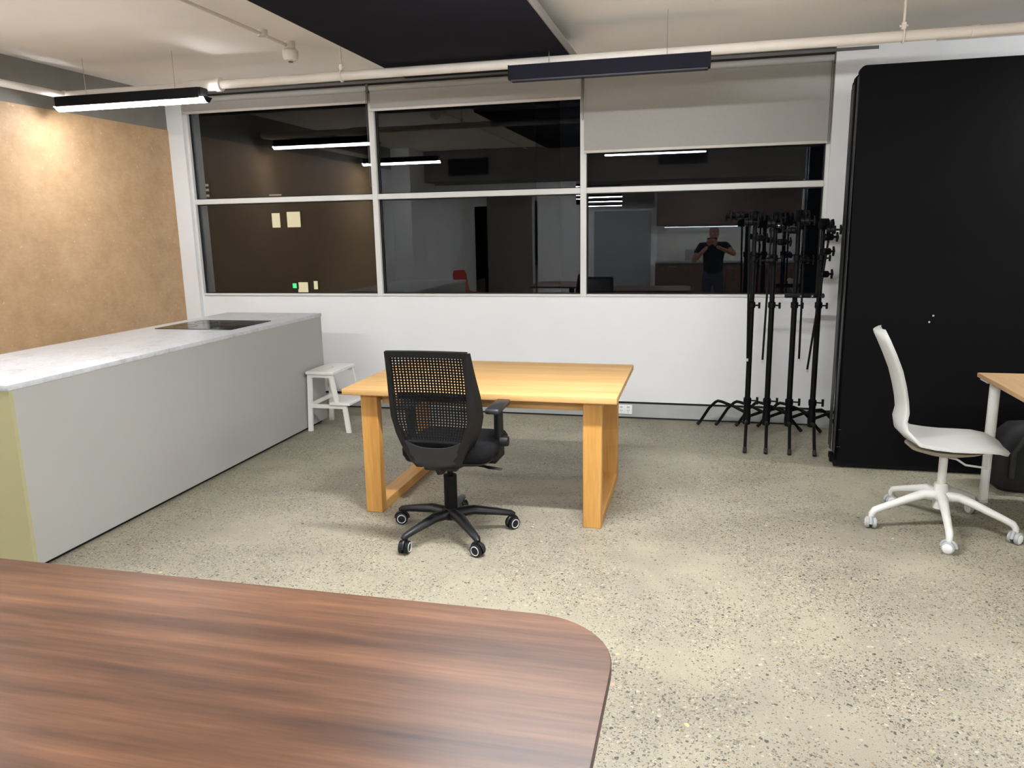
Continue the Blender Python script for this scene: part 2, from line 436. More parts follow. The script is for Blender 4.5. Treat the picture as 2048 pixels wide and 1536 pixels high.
# linear lamps
def lamp(x0, x1, y, lit, lab, group=None, z=2.497, kind='a'):
    e = thing('linear_lamp', lab, 'lamp', ((x0+x1)/2, y, z), 0, group)
    w2 = (x1-x0)/2
    inset = .03 if lit else 0
    if lit:
        MB().box(-w2+inset*.6, w2-inset, -.056, .056, .026, .095, .003, 1).build('housing', 'black_metal', e, smooth=0)
        MB().rings([[(x, -h_, z_), (x, h_, z_)][::1] + [(-x, h_, z_), (-x, -h_, z_)] for x, h_, z_ in ((w2-.001, .012, 0), (w2-.001, .018, .006), (w2-.001, .050, .030))]).build('diffuser', 'lamp_'+kind, e, smooth=0)
        for s in (-1, 1):
            MB().rings([[(s*w2-.002, -h_, z_), (s*w2-.002, h_, z_), (s*w2+.002, h_, z_), (s*w2+.002, -h_, z_)] for h_, z_ in ((.016, -.002), (.053, .036))]).build('end_plate', 'black_metal', e, smooth=0)
    else:
        MB().box(-w2, w2, -.036, .036, .010, .095, .003, 1).build('housing', 'navy', e, smooth=0)
        MB().box(-w2+.01, w2-.01, -.028, .028, 0, .012, .002, 1).build('diffuser', 'lamp_off', e, smooth=0)
    for s in (-1, 1):
        MB().box(s*(w2-inset)-.004, s*(w2-inset)+.004, -.037, .037, .012 if not lit else .03, .096).build('end_cap', 'black_metal', e, smooth=0)
        h = MB().cyl((s*(w2-.25), 0, .09), (s*(w2-.25), 0, ZC-z), .002, 6).build('suspension_wire', 'chrome', e)
    return e
lamp(-4.60, -3.36, 4.93, True, 'lit black linear lamp near the brown board, above the counter', kind='a')
lamp(-1.20, .015, 4.93, False, 'unlit navy linear lamp in front of the right blind')
gl = 'lit linear lamps outside the frame'
lamp(-4.65, -3.5, 2.5, True, 'lit linear lamp reflected across the mullion of the left and middle windows', kind='b')
lamp(-1.20, .016, 3.0, True, 'lit linear lamp reflected in the right window just under its blind', kind='c')
for x, y, kd, lb in ((2.2, 4.93, 'd', 'lit linear lamp above the black partitions, right of the frame'), (2.2, 2.2, 'd', 'lit linear lamp right of the frame over the open floor'),
                     (-3.1, -.8, 'e', 'lit linear lamp behind the camera on the left'), (-.6, -1.2, 'e', 'lit linear lamp behind the camera in the middle'), (2.2, -.8, 'e', 'lit linear lamp behind the camera on the right')):
    lamp(x, x+1.25, y, True, lb, gl, kind=kd)

# sprinkler pipework
e = thing('sprinkler_pipe', 'long white sprinkler pipe running below the ceiling parallel to the windows', 'pipe', (0, 5.05, 2.63))
b = MB(); b.cyl((XL+.10, 0, 0), (XR, 0, 0), .030, 20); b.build('main_pipe', 'pipe', e)
b = MB(); b.tube([(XL+.10, .0, 0), (XL+.10, -8.0, 0)], .026, 16); b.build('side_pipe', 'pipe', e)
MB().sphere((XL+.10, 0, 0), .036).build('elbow', 'pipe', e)
b = MB(); b.cyl((-3.62, 0, 0), (-3.34, 0, 0), .040, 20); b.cyl((-3.36, 0, 0), (-3.32, 0, 0), .046, 20); b.build('coupling', 'pipe', e)
MB().cyl((1.42, 0, 0), (1.46, 0, 0), .034, 20).build('coupling', 'pipe', e)
for x in (-2.40, 1.075):
    h = MB().cyl((x, 0, .05), (x, 0, ZC-2.63), .007, 10).build('hanger_rod', 'pipe', e)
    b = MB()
    pts = [(x, math.cos(a)*.036, math.sin(a)*.036) for a in [PI*2*k/20 for k in range(21)]]
    b.tube(pts, .005, 8); b.box(x-.012, x+.012, -.014, .014, .034, .075, .003, 1); b.cyl((x-.022, 0, .055), (x+.022, 0, .055), .007, 10)
    b.build('pipe_clamp', 'pipe', h)
e = thing('ceiling_conduit', 'thin pale conduit ending at a white ceiling sensor', 'conduit', (-2.72, 4.93, ZC))
MB().cyl((0, -.02, -.028), (0, -5, -.028), .010, 12).build('conduit_tube', 'pipe', e)
MB().lathe([(.012, -.022), (.030, -.040), (.030, -.0)]).build('saddle', 'pipe', e, loc=(0, -.3, 0))
e = thing('ceiling_sensor', 'small round white sensor at the end of the thin ceiling conduit', 'sensor', (-2.715, 4.95, ZC))
MB().lathe([(.022, -.125), (.042, -.12), (.052, -.095), (.052, -.06), (.036, -.045), (.036, 0)], 24).build('body', 'pipe', e)
MB().lathe([(.012, -.132), (.016, -.13), (.016, -.124)], 12).build('lens', 'bracket', e)

# ================================================================ COUNTER
CX, CY0, CY1 = -3.104, 2.81, 5.861
e = thing('island_counter', 'long grey kitchen island counter on a black recessed base', 'counter', (-3.53, 4.34, 0))
ox, oy = -3.53, 4.34
MB().box(CX-.02-ox, CX-ox, CY0+.02-oy, CY1-.005-oy, .026, .903).build('side_panel', 'counter_side', e, smooth=0)
o = MB().box(-3.96-ox, CX-ox, CY0-oy, CY0+.02-oy, .026, .903).build('end_panel', 'counter_end', e, smooth=0); o['label'] = 'olive yellow end panel'
MB().box(-3.96-ox, CX-.02-ox, CY1-.022-oy, CY1-.005-oy, .026, .903).build('end_panel', 'counter_side', e, smooth=0)
MB().box(-3.96-ox, CX-.02-ox, CY0+.02-oy, CY1-.022-oy, .1, .903).build('carcass', 'counter_side', e, smooth=0)
MB().box(-3.93-ox, CX-.03-ox, CY0+.05-oy, CY1-.05-oy, 0, .1).build('toe_kick', 'black_gap', e, smooth=0)
n = 5
for k in range(n):
    y0 = CY0+.03+k*(CY1-CY0-.06)/n; y1 = y0+(CY1-CY0-.06)/n-.006
    dr = MB().box(-3.98-ox, -3.96-ox, y0-oy, y1-oy, .11, .895).build('door', 'counter_side', e, smooth=0)
    MB().box(-3.995-ox, -3.98-ox, y0+.08-oy, y0+.28-oy, .84, .85, .003, 1).build('handle', 'black_metal', dr)
tag(MB().box(-3.99, CX+.004, CY0-.006, CY1+.004, .903, .930, .003, 2).build('countertop', 'stone'), 'pale speckled stone top lying on the island counter', 'countertop')
e = thing('induction_hob', 'flat black glass hob set into the pale countertop', 'hob', (-3.54, 5.02, .930))
MB().box(-.315, .315, -.265, .265, 0, .005, .002, 1).build('glass_plate', 'hob', e)
for x, y in ((-.16, -.12), (.16, -.12), (-.16, .13), (.16, .13)):
    b = MB(); b.tube([(x+.085*math.cos(a), y+.085*math.sin(a), .0052) for a in [2*PI*k/28 for k in range(29)]], .0009, 4)
    b.build('cooking_ring', 'grey_plastic', e)

# ================================================================ OAK TABLE
TX0, TX1, TY0, TY1 = -1.93, -.398, 3.822, 4.82
e = thing('oak_table', 'solid oak dining table with two closed frame legs', 'table', (-1.164, 4.32, 0))
ox, oy = -1.164, 4.32
MB().box(TX0-ox, TX1-ox, TY0-oy, TY1-oy, .706, .740, .004, 2).build('tabletop', 'oak', e)
for x0 in (-1.848, -.583):
    x1 = x0+.100
    for y0 in (3.885, 4.69):
        MB().box(x0-ox, x1-ox, y0-oy, y0+.06-oy, 0, .706, .003, 1).build('leg', 'oak_z', e)
    MB().box(x0-ox, x1-ox, 3.945-oy, 4.69-oy, 0.0, .055, .003, 1).build('foot_rail', 'oak_y', e)
    MB().box(x0-ox, x1-ox, 3.945-oy, 4.69-oy, .655, .706, .003, 1).build('top_rail', 'oak_y', e)
for y0 in (3.96, 4.65):
    MB().box(-1.748-ox, -.583-ox, y0-oy, y0+.025-oy, .635, .706).build('apron', 'oak', e, smooth=0)

# ================================================================ CASTER BASE helper
def caster(parent, x, y, ang, r, wheel, cap, stemmat, z_top, ring=True):
    """one twin-wheel caster as a part with two wheel sub-parts."""
    c, s = math.cos(ang), math.sin(ang)
    ax = Vector((-s, c, 0))                  # wheel axis
    b = MB(); b.cyl((x, y, r*1.2), (x, y, z_top), .008, 10)
    b.box(-.004, .004, -.012, .012, 0, .03, mat=Matrix.Translation((x, y, r)) @ Matrix.Rotation(ang, 4, 'Z'))
    pts = [Vector((x, y, r)) + Vector((c, s, 0))*(math.cos(a)*r*1.08) + Vector((0, 0, 1))*(math.sin(a)*r*1.08) for a in [PI*k/8 for k in range(9)]]
    b.tube(pts, .009, 8)
    k = b.build('caster', stemmat, parent)
    for sgn in (-1, 1):
        p0 = Vector((x, y, r)) + ax*(sgn*.008); p1 = Vector((x, y, r)) + ax*(sgn*.026)
        b = MB(); b.tube([p0, p0.lerp(p1, .2), p0.lerp(p1, .85), p1], [r*.96, r, r, r*.9], 24)
        b.build('wheel', wheel, k)
        b = MB()
        if ring:
            u = Vector((c, s, 0)); z = Vector((0, 0, 1)); q = p1
            b.tube([q + u*(math.cos(a)*r*.68) + z*(math.sin(a)*r*.68) for a in [2*PI*j/24 for j in range(25)]], .0028, 8)
        else:
            b.tube([p1, p1+ax*(sgn*.003)], [r*.78, r*.62], 20)
        b.build('hub_ring' if ring else 'hub_cap', cap, k)

def interp(tab, z):
    tab = sorted(tab)
    if z <= tab[0][0]: return tab[0][1]
    for (a, va), (b_, vb) in zip(tab, tab[1:]):
        if z <= b_:
            t = (z-a)/(b_-a); return va+(vb-va)*t
    return tab[-1][1]

# ================================================================ BLACK OFFICE CHAIR
def black_chair():
    e = thing('office_chair', 'black mesh-back office chair pushed up to the oak table', 'chair', (-1.258, 3.672, 0), math.radians(0))
    base0 = [math.radians(a) for a in (242, 311, 24, 97, 165)]
    b = MB(); b.lathe([(.030, .085), (.045, .09), (.048, .135), (.034, .15)], 24); b.build('hub', 'black_plastic', e)
    for a in base0:
        c, s = math.cos(a), math.sin(a)
        b = MB()
        b.tube([(c*.02, s*.02, .118), (c*.12, s*.12, .125), (c*.25, s*.25, .103), (c*.325, s*.325, .088), (c*.343, s*.343, .080)], [.034, .030, .023, .019, .012], 10, .85)
        b.build('leg', 'black_plastic', e)
        caster(e, c*.33, s*.33, a+.5, .033, 'black_plastic', 'rim', 'black_plastic', .085)
    b = MB(); b.cyl((0, 0, .14), (0, 0, .33), .035, 20); b.cyl((0, 0, .30), (0, 0, .42), .016, 16); b.build('gas_lift', 'black_metal', e)
    b = MB(); b.box(-.09, .09, -.15, .13, .395, .445, .012, 3); b.build('tilt_mechanism', 'black_plastic', e)
    b = MB(); b.tube([(.06, .0, .400), (.17, .0, .388), (.20, .005, .384)], .007, 8); b.tube([(.19, .0, .386), (.215, .0, .382), (.285, .0, .376)], [.010, .016, .010], 10, .5)
    b.build('lever', 'black_plastic', e)
    # seat pan and cushion
    def rr_ring(wx, y0, y1, z, k=.32, n=32):
        cx, cy, hx, hy = .030, (y0+y1)/2, wx, (y1-y0)/2; out = []
        for i in range(n):
            a = 2*PI*i/n; ca, sa = math.cos(a), math.sin(a)
            x = math.copysign(abs(ca)**k, ca)*hx; y = math.copysign(abs(sa)**k, sa)*hy
            out.append((cx+x, cy+y, z + (-.018*max(0, (y-.12)/.15)**2)))
        return out
    b = MB(); b.rings([rr_ring(.19, -.17, .22, .435), rr_ring(.225, -.19, .25, .447), rr_ring(.23, -.195, .255, .457)]); b.build('seat_pan', 'black_plastic', e)
    b = MB(); b.rings([rr_ring(.228, -.19, .25, .457), rr_ring(.240, -.2, .275, .475), rr_ring(.242, -.2, .277, .505), rr_ring(.23, -.19, .262, .528), rr_ring(.20, -.18, .21, .538), rr_ring(.10, -.09, .1, .536)])
    b.build('seat', 'black_fabric', e, smooth=70)
    # back frame
    W = [(1.03, .205), (.95, .208), (.80, .214), (.70, .212), (.62, .194), (.55, .166), (.48, .135), (.43, .112)]
    Yb = [(1.03, -.300), (.90, -.272), (.80, -.256), (.66, -.243), (.55, -.238), (.48, -.225), (.43, -.190)]
    Wing = [(1.03, .018), (.92, .034), (.80, .062), (.70, .082), (.62, .085), (.55, .075), (.48, .06), (.43, .05)]
    zs = [1.03, .99, .95, .90, .85, .80, .75, .70, .66, .62, .58, .55, .51, .48, .45, .43]
    for s in (-1, 1):
        R = []
        for z in zs:
            w_, y, wg = interp(W, z), interp(Yb, z), interp(Wing, z)
            t = .026 if z > .62 else .034
            R.append([(s*(w_-.004), y-.010, z), (s*(w_-t), y-.012, z), (s*(w_-t-.002), y+.010, z), (s*(w_+.002), y+wg*.5, z), (s*(w_+.008+wg*.26), y+wg, z), (s*(w_+.006+wg*.12), y+wg*.4, z)])
        MB().rings(R).build('back_stile', 'black_plastic', e, smooth=60)
    b = MB(); y = interp(Yb, 1.02); R = []
    for k in range(13):
        x = -.205+.41*k/12; bow = .012*(1-(x/.205)**2)
        R.append([(x, y-.014+bow, 1.034), (x, y+.014+bow, 1.036), (x, y+.014+bow, 1.004), (x, y-.010+bow, 1.004)])
    b.rings(R); b.build('top_rail', 'black_plastic', e, smooth=60)
    # lower solid shell
    b = MB(); R = []
    for k in range(15):
        u = -1+2*k/14
        ring = []
        zt = .548 + .05*abs(u)**3
        for z, dy in ((.425+.03*abs(u)**2, 0), (.47, 0), (.51, 0), (zt, 0), (zt, .016), (.51, .016), (.47, .016), (.425+.03*abs(u)**2, .016)):
            w_ = interp(W, z)-.006
            ring.append((u*w_, interp(Yb, z)-.022*(1-u*u)-.006+dy, z))
        R.append(ring)
    b.rings(R); b.build('lower_shell', 'grey_plastic', e, smooth=60)
    b = MB(); b.tube([(0, -.195, .455), (0, -.195, .435), (0, -.17, .41), (0, -.12, .40), (0, .0, .41)], [.022, .024, .026, .03, .03], 12, .6); b.build('back_spine', 'black_plastic', e)
    # net with real holes
    nu, nv = 23, 30
    bm = bmesh.new(); g = []
    for j in range(nv+1):
        z = .580 + (1.008-.580)*j/nv; row = []
        w_ = min(interp(W, z)-.024, .184)
        for i in range(nu+1):
            u = -1+2*i/nu
            row.append(bm.verts.new((u*w_, interp(Yb, z)+.002+.016*(1-u*u), z)))
        g.append(row)
    hx, hz = .27, .24
    for j in range(nv):
        for i in range(nu):
            c4 = (g[j][i], g[j][i+1], g[j+1][i+1], g[j+1][i])
            P4 = [v.co for v in c4]
            def lp(u, v): return (P4[0]*(1-u)+P4[1]*u)*(1-v)+(P4[3]*(1-u)+P4[2]*u)*v
            inn = [bm.verts.new(lp(u, v)) for u, v in ((hx, hz), (1-hx, hz), (1-hx, 1-hz), (hx, 1-hz))]
            for q in range(4):
                bm.faces.new((c4[q], c4[(q+1) % 4], inn[(q+1) % 4], inn[q]))
    m = MB(); m.bm.free(); m.bm = bm
    net = m.build('back_net', 'net', e, smooth=0)
    md = net.modifiers.new('thick', 'SOLIDIFY'); md.thickness = .0025; md.offset = 0
    # lumbar bar behind the net
    b = MB(); b.tube([(-.18, -.222, .80), (-.09, -.21, .795), (.09, -.21, .795), (.18, -.222, .80)], .012, 8, 1.5); b.build('lumbar_bar', 'black_plastic', e)
    # armrests
    for s in (-1, 1):
        x = s*.240+.024
        b = MB()
        b.tube([(s*.10, .03, .42), (s*.24, .03, .42), (x, .03, .45), (x, .03, .69)], [.020, .020, .022, .018], 10, 1.3)
        a = b.build('armrest', 'black_plastic', e)
        MB().tube([(x+s*.01, .03, .52), (x+s*.05, .03, .52)], [.030, .026], 16).build('adjuster_knob', 'black_plastic', a)
        MB().box(x-.038, x+.038, -.10, .15, .690, .718, .011, 3).build('arm_pad', 'grey_plastic', a)
    return e
black_chair()

# ================================================================ WHITE SWIVEL CHAIR
def white_chair():
    e = thing('swivel_chair', 'white swivel chair with a curved one-piece shell beside the pale desk', 'chair', (1.262, 4.26, 0), math.radians(-96))
    angs = [math.radians(a+96) for a in (192, 263, 333, 47, 118)]
    b = MB(); b.lathe([(.034, .11), (.036, .20), (.032, .245)], 24); b.build('hub', 'white_metal', e)
    for a in angs:
        c, s = math.cos(a), math.sin(a)
        b = MB()
        b.tube([(c*.015, s*.015, .175), (c*.09, s*.09, .185), (c*.18, s*.18, .155), (c*.30, s*.30, .112), (c*.335, s*.335, .098), (c*.348, s*.348, .078), (c*.350, s*.350, .050)],
               [.030, .026, .021, .018, .018, .016, .013], 12, 1.0)
        b.build('leg', 'white_metal', e)
        caster(e, c*.350, s*.350, a+1.2, .030, 'wheel_grey', 'wheel_white', 'wheel_grey', .060, ring=False)
    b = MB(); b.cyl((0, 0, .24), (0, 0, .42), .021, 18); b.build('gas_lift', 'white_metal', e)
    b = MB(); b.tube([(.03, .02, .395), (.05, .05, .395), (.06, .09, .370), (.06, .19, .362)], .006, 8); b.build('lever', 'white_plastic', e)
    # shell: profile (forward y, z, half width)
    prof = [(-.372, 1.050, .105), (-.368, 1.036, .150), (-.350, 1.000, .172), (-.318, .930, .182), (-.285, .850, .180), (-.262, .770, .168), (-.246, .700, .152),
            (-.238, .640, .148), (-.246, .590, .158), (-.236, .540, .178), (-.198, .502, .202), (-.150, .480, .215), (-.080, .470, .222), (.0, .466, .224),
            (.08, .468, .222), (.15, .470, .214), (.205, .464, .196), (.240, .450, .165), (.250, .444, .135)]
    n = len(prof); m_ = 14
    def pt(k, u, off):
        y, z, w_ = prof[k]
        y0, z0, _ = prof[max(k-1, 0)]; y1, z1, _ = prof[min(k+1, n-1)]
        t = Vector((0, y1-y0, z1-z0)).normalized(); nn = Vector((0, -t.z, t.y))   # towards the sitter
        if nn.y < 0 and nn.z < 0: nn = -nn
        cup = .030 if k < 11 else .014
        p = Vector((u*w_, y, z)) + nn*(cup*(u*u)) + nn*off*(1-.55*abs(u)**4)
        return p
    def shell(o0, o1, shrink, name, mat):
        R = []
        for k in range(n):
            ring = [pt(k, (-1+2*i/m_)*shrink, o1) for i in range(m_+1)] + [pt(k, (1-2*i/m_)*shrink, o0) for i in range(m_+1)]
            R.append(ring)
        return MB().rings(R).build(name, mat, e, smooth=70)
    shell(-.010, .004, 1.0, 'shell', 'white_plastic')
    o = shell(.004, .024, .955, 'upholstery', 'white_plastic')
    # grey pan under the seat
    b = MB()
    def ring(sx, y0, y1, z): return [(sx*math.cos(a), (y0+y1)/2+(y1-y0)/2*math.sin(a), z) for a in [2*PI*k/24 for k in range(24)]]
    b.rings([ring(.07, -.09, .09, .405), ring(.12, -.16, .17, .425), ring(.18, -.19, .21, .452)]); b.build('underpan', 'underpan_grey', e, smooth=70)
    return e
white_chair()

# ================================================================ STEP STOOL
def step_stool():
    e = thing('step_stool', 'white painted two-step wooden stool beside the counter end', 'stool', (-2.91, 5.69, 0))
    Y0, Y1 = -.185, .185
    # x measured from the stool centre; side frames at both y ends
    for sgn, y in ((-1, Y0), (1, Y1)):
        a, b_ = (y-.011, y+.011)
        def bar(x0, z0, x1, z1, w_, name):
            MB().hexa([(x0-w_/2, a, z0), (x0+w_/2, a, z0), (x0+w_/2, b_, z0), (x0-w_/2, b_, z0),
                       (x1-w_/2, a, z1), (x1+w_/2, a, z1), (x1+w_/2, b_, z1), (x1-w_/2, b_, z1)]).build(name, 'white_paint', e, smooth=0)
        bar(-.165, 0, -.140, .477, .036, 'leg')
        bar(.175, 0, .150, .228, .036, 'leg')
        bar(.090, .228, .045, .477, .034, 'upright')
        MB().box(-.155, .165, a+.002, b_-.002, .198, .228).build('side_rail', 'white_paint', e, smooth=0)
        MB().box(-.150, .055, a+.002, b_-.002, .450, .477).build('side_rail', 'white_paint', e, smooth=0)
    # top tread with hand hole, built from strips round the slot
    b = MB()
    x0, x1 = -.165, .075
    y0, y1 = Y0-.025, Y1+.025
    b.box(x0, x1, y0, -.055, .477, .500, .003, 1); b.box(x0, x1, .055, y1, .477, .500, .003, 1)
    b.box(x0, -.060, -.055, .055, .477, .500); b.box(-.028, x1, -.055, .055, .477, .500)
    b.build('tread', 'white_paint', e, smooth=0)
    MB().box(.030, .205, y0, y1, .228, .250, .003, 1).build('tread', 'white_paint', e, smooth=0)
    MB().box(-.155, -.135, Y0, Y1, .21, .24).build('cross_rail', 'white_paint', e, smooth=0)
    MB().box(-.15, -.13, Y0, Y1, .44, .47).build('cross_rail', 'white_paint', e, smooth=0)
    return e
step_stool()
e = thing('wall_fitting', 'small white cylinder with a dark tip low on the wall behind the stool', 'fitting', (-3.285, D-.075, .18))
MB().lathe([(.018, .025), (.024, .035), (.024, .13), (.018, .138)], 18).build('body', 'white_plastic', e)
MB().lathe([(.010, 0), (.016, .006), (.018, .026)], 18).build('tip', 'rubber', e)
MB().box(-.008, .008, .0, .070, .10, .12).build('arm', 'white_plastic', e, smooth=0)

# ================================================================ C-STANDS
def arc_leg(parent, ang, h, L=.47):
    c, s = math.cos(ang), math.sin(ang)
    P = [(.028, h-.02), (.12, h+.004), (.24, h+.022), (.275, h+.022), (.300, h+.008), (.36, h-.05), (L-.03, .045), (L, .014)]
    b = MB(); b.tube([(c*r_, s*r_, z) for r_, z in P], .0115, 12); lg = b.build('leg', 'black_metal', parent)
    MB().tube([(c*(L-.025), s*(L-.025), .040), (c*L, s*L, .013)], .0140, 12).build('foot_cap', 'rubber', lg)
def grip(parent, p, ang, name='grip_head', r_=.031):
    ax = Vector((math.cos(ang), math.sin(ang), 0)); P = Vector(p)
    b = MB(); b.tube([P-ax*.030, P-ax*.026, P-ax*.004, P-ax*.003, P+ax*.003, P+ax*.004, P+ax*.026, P+ax*.030], [r_*.85, r_, r_, r_*.6, r_*.6, r_, r_, r_*.85], 22)
    g_ = b.build(name, 'black_metal', parent)
    b = MB(); q = P+ax*.030
    b.cyl(q, q+ax*.030, .008, 10); side = Vector((-ax.y, ax.x, 0))
    b.tube([q+ax*.030-side*.0+Vector((0, 0, -.034)), q+ax*.034, q+ax*.030+Vector((0, 0, .034))], [.007, .010, .007], 10)
    b.build('wing_knob', 'black_metal', g_)
def cstand(x, y, z_top, rod, lab, a0=0, extra=()):
    e = thing('light_stand', lab, 'stand', (x, y, 0), 0, 'black steel light stands by the right window')
    for k, (a, h) in enumerate(((-94+a0, .150), (26+a0, .185), (140+a0, .215))):
        arc_leg(e, math.radians(a), h)
    b = MB(); b.lathe([(.020, .10), (.027, .105), (.030, .16), (.026, .20), (.024, .26), (.029, .27), (.029, .305), (.022, .312)], 20); b.build('leg_hub', 'black_metal', e)
    b = MB(); b.cyl((.02, 0, .288), (.075, -.008, .288), .006, 10); b.cyl((.070, -.008, .262), (.070, -.008, .316), .009, 10); b.build('lock_knob', 'black_metal', e)
    MB().cyl((0, 0, .28), (0, 0, 1.02), .0200, 16).build('column', 'black_metal', e)
    MB().cyl((0, 0, 1.0), (0, 0, 1.36), .0180, 16).build('riser', 'black_metal', e)
    MB().cyl((0, 0, 1.34), (0, 0, z_top), .0160, 16).build('riser', 'black_metal', e)
    for z in (1.02, 1.36):
        b = MB(); b.lathe([(.022, z-.03), (.027, z-.025), (.027, z+.012), (.018, z+.018)], 18); b.cyl((.02, -.01, z-.008), (.055, -.03, z-.008), .006, 8); b.cyl((.052, -.028, z-.030), (.052, -.028, z+.014), .008, 8)
        b.build('collar', 'black_metal', e)
    grip(e, (0, -.03, z_top-.01), math.radians(12), r_=.040)
    # arm folded down beside the column
    dx, zb, dtop = rod
    b = MB(); b.cyl((dtop, -.055, z_top+.02), (dx, -.065, zb+.02), .0078, 10); a = b.build('grip_arm', 'black_metal', e)
    MB().cyl((dx, -.065, zb), (dx, -.065, zb+.022), .0085, 10).build('arm_tip', 'rim', a)
    grip(e, (dtop, -.060, z_top-.05), math.radians(-14), r_=.030)
    for (gx, gz, ga) in extra: grip(e, (gx, -.06, gz), math.radians(ga), r_=.024)
    return e
SY = 5.92
cstand(.371, SY, 1.665, (-.018, .60, -.045), 'leftmost of the four black stands by the right window, knuckle jutting left', 0, ((-.11, 1.665, 185), (.03, 1.50, 30)))
cstand(.513, SY, 1.650, (-.052, .592, -.030), 'second black stand from the left by the right window, arm hanging on its left', 0, ((.045, 1.47, 20), (-.035, 1.34, 170)))
cstand(.671, SY, 1.665, (.044, .605, .035), 'third black stand from the left by the right window, arm hanging on its right', 0, ((-.05, 1.55, 160), (.045, 1.34, 10)))
cstand(.836, SY, 1.600, (-.060, .528, .045), 'rightmost of the black stands, its hanging arm crossing the pole', 0, ((.03, 1.50, 15), (.02, 1.40, 30), (.015, 1.24, 25)))
e = thing('clamp_bar', 'short black clamp bar with knobs across the two right stands at sill height', 'clamp', (.73, SY-.035, 1.085))
MB().box(-.135, .135, -.012, .008, -.016, .016, .004, 2).build('bar', 'black_metal', e)
for x in (-.03, .05, .12):
    MB().cyl((x, -.012, 0), (x, -.040, 0), .014, 14).build('knob', 'black_plastic', e)
    MB().cyl((x, -.040, 0), (x, -.043, 0), .006, 10).build('bolt_head', 'chrome', e)

# ================================================================ BLACK FLATS
def rounded_panel(x0, x1, z0, z1, y0, y1, r_):
    pts = []
    for cx, cz, a0 in ((x1-r_, z1-r_, 0), (x0+r_, z1-r_, 90), (x0+r_, z0+r_*.3, 180), (x1-r_, z0+r_*.3, 270)):
        rr_ = r_ if cz > 1 else r_*.3
        for k in range(7):
            a = math.radians(a0+15*k); pts.append((cx+math.cos(a)*rr_, cz+math.sin(a)*rr_))
    return MB().rings([[(x, y0, z) for x, z in pts], [(x, y1, z) for x, z in pts]])
def flat(x0, y0, th, ztop, lab, name='partition_panel'):
    e = thing(name, lab, 'partition', (x0, y0, 0))
    rounded_panel(0, 2.2, .045, ztop, 0, th, .035).build('panel', 'black_flat', e, smooth=30)
    MB().box(-.004, .0015, .006, th-.006, .10, ztop-.06).build('edge_strip', 'black_edge', e, smooth=0)
    MB().box(.0, 2.2, th*.25, th*.75, .012, .05).build('bottom_rail', 'black_metal', e, smooth=0)
    for x in (.06, 2.1):
        MB().cyl((x, th*.35, .022), (x, th*.65, .022), .022, 16).build('wheel', 'rubber', e)
    return e
p = flat(.893, 5.232, .060, 2.520, 'front tall matt black partition panel behind the white chair')
b = MB()
for x, z in ((.52, 1.02), (.50, .98)):
    b.cyl((x, -.001, z), (x, .001, z), .006, 10)
b.build('screw_mark', 'rim', p)
b = MB(); b.box(.012, .035, -.001, .001, .145, .150); b.box(.015, .033, -.001, .001, .262, .266); b.build('label_mark', 'grey_plastic', p)
flat(.885, 5.325, .060, 2.490, 'tall black partition panel stacked just behind the front one')
flat(.893, 5.420, .060, 2.480, 'rearmost tall black partition panel of the stack, nearest the windows')

# ================================================================ DESK AT RIGHT
e = thing('desk', 'pale wood desk top on white round legs at the right edge', 'desk', (2.35, 4.205, 0))
MB().box(-.79, .79, -.62, .62, .715, .740, .003, 1).build('desktop', 'birch', e)
for x in (-.725, .725):
    for y in (-.52, .520):
        b = MB(); b.cyl((x, y, .30), (x, y, .708), .0275, 22); lg = b.build('leg', 'white_metal', e)
        MB().cyl((x, y, .012), (x, y, .31), .024, 22).build('inner_tube', 'white_metal', lg)
        MB().lathe([(.026, 0), (.028, .012), (.020, .018)], 18).build('foot', 'white_plastic', lg, loc=(x, y, 0))
        MB().box(x-.06, x+.06, y-.06, y+.06, .707, .715).build('mounting_plate', 'white_metal', lg, smooth=0)
# black bag under the desk
e = thing('bag', 'soft black bag with a stiff carry handle on the floor under the desk', 'bag', (2.02, 5.02, 0))
def sup(cx, hx, hy, z, k=.45, n=28):
    out = []
    for i in range(n):
        a = 2*PI*i/n; ca, sa = math.cos(a), math.sin(a)
        out.append((cx+math.copysign(abs(ca)**k, ca)*hx, math.copysign(abs(sa)**k, sa)*hy, z))
    return out
MB().rings([sup(0, .24, .10, .0), sup(0, .275, .125, .03), sup(0, .28, .13, .18), sup(0, .26, .115, .33), sup(.0, .20, .085, .40), sup(0, .08, .03, .42)]).build('body', 'cloth_bag', e, smooth=70)
MB().tube([(-.20+.0, -.135, .10), (-.205, -.140, .25), (-.15, -.145, .36), (-.02, -.145, .39), (.10, -.145, .36), (.15, -.140, .25), (.15, -.135, .10)], .012, 8, 1.4).build('handle', 'black_edge', e)
MB().box(-.06, .10, -.135, -.128, .050, .058).build('zip', 'rim', e, smooth=0)
# white cable by the desk
b = MB(); P = []
for k in range(30):
    t = k/29; P.append((1.585+.045*math.sin(t*5)+t*.03, 4.20-t*.55, .004))
b.tube(P, .003, 8)
tag(b.build('cable', 'white_plastic'), 'thin white cable on the floor by the white chair caster', 'cable')

# ================================================================ POWER OUTLET
e = thing('power_outlet', 'white double power outlet on the grey plinth right of the oak table', 'outlet', (-.595, D-.002, .077))
MB().box(-.062, .062, -.010, 0, -.040, .040, .003, 2).build('face_plate', 'outlet_white', e)
for x in (-.03, .03):
    b = MB(); b.box(x-.012, x+.012, -.013, -.009, .014, .028, .001, 1); b.build('switch', 'white_metal', e)
    b = MB(); b.box(x-.008, x-.005, -.0105, -.0095, -.015, -.003); b.box(x+.005, x+.008, -.0105, -.0095, -.015, -.003); b.box(x-.001, x+.001, -.0105, -.0095, -.028, -.018)
    b.build('socket_slots', 'black_gap', e, smooth=0)
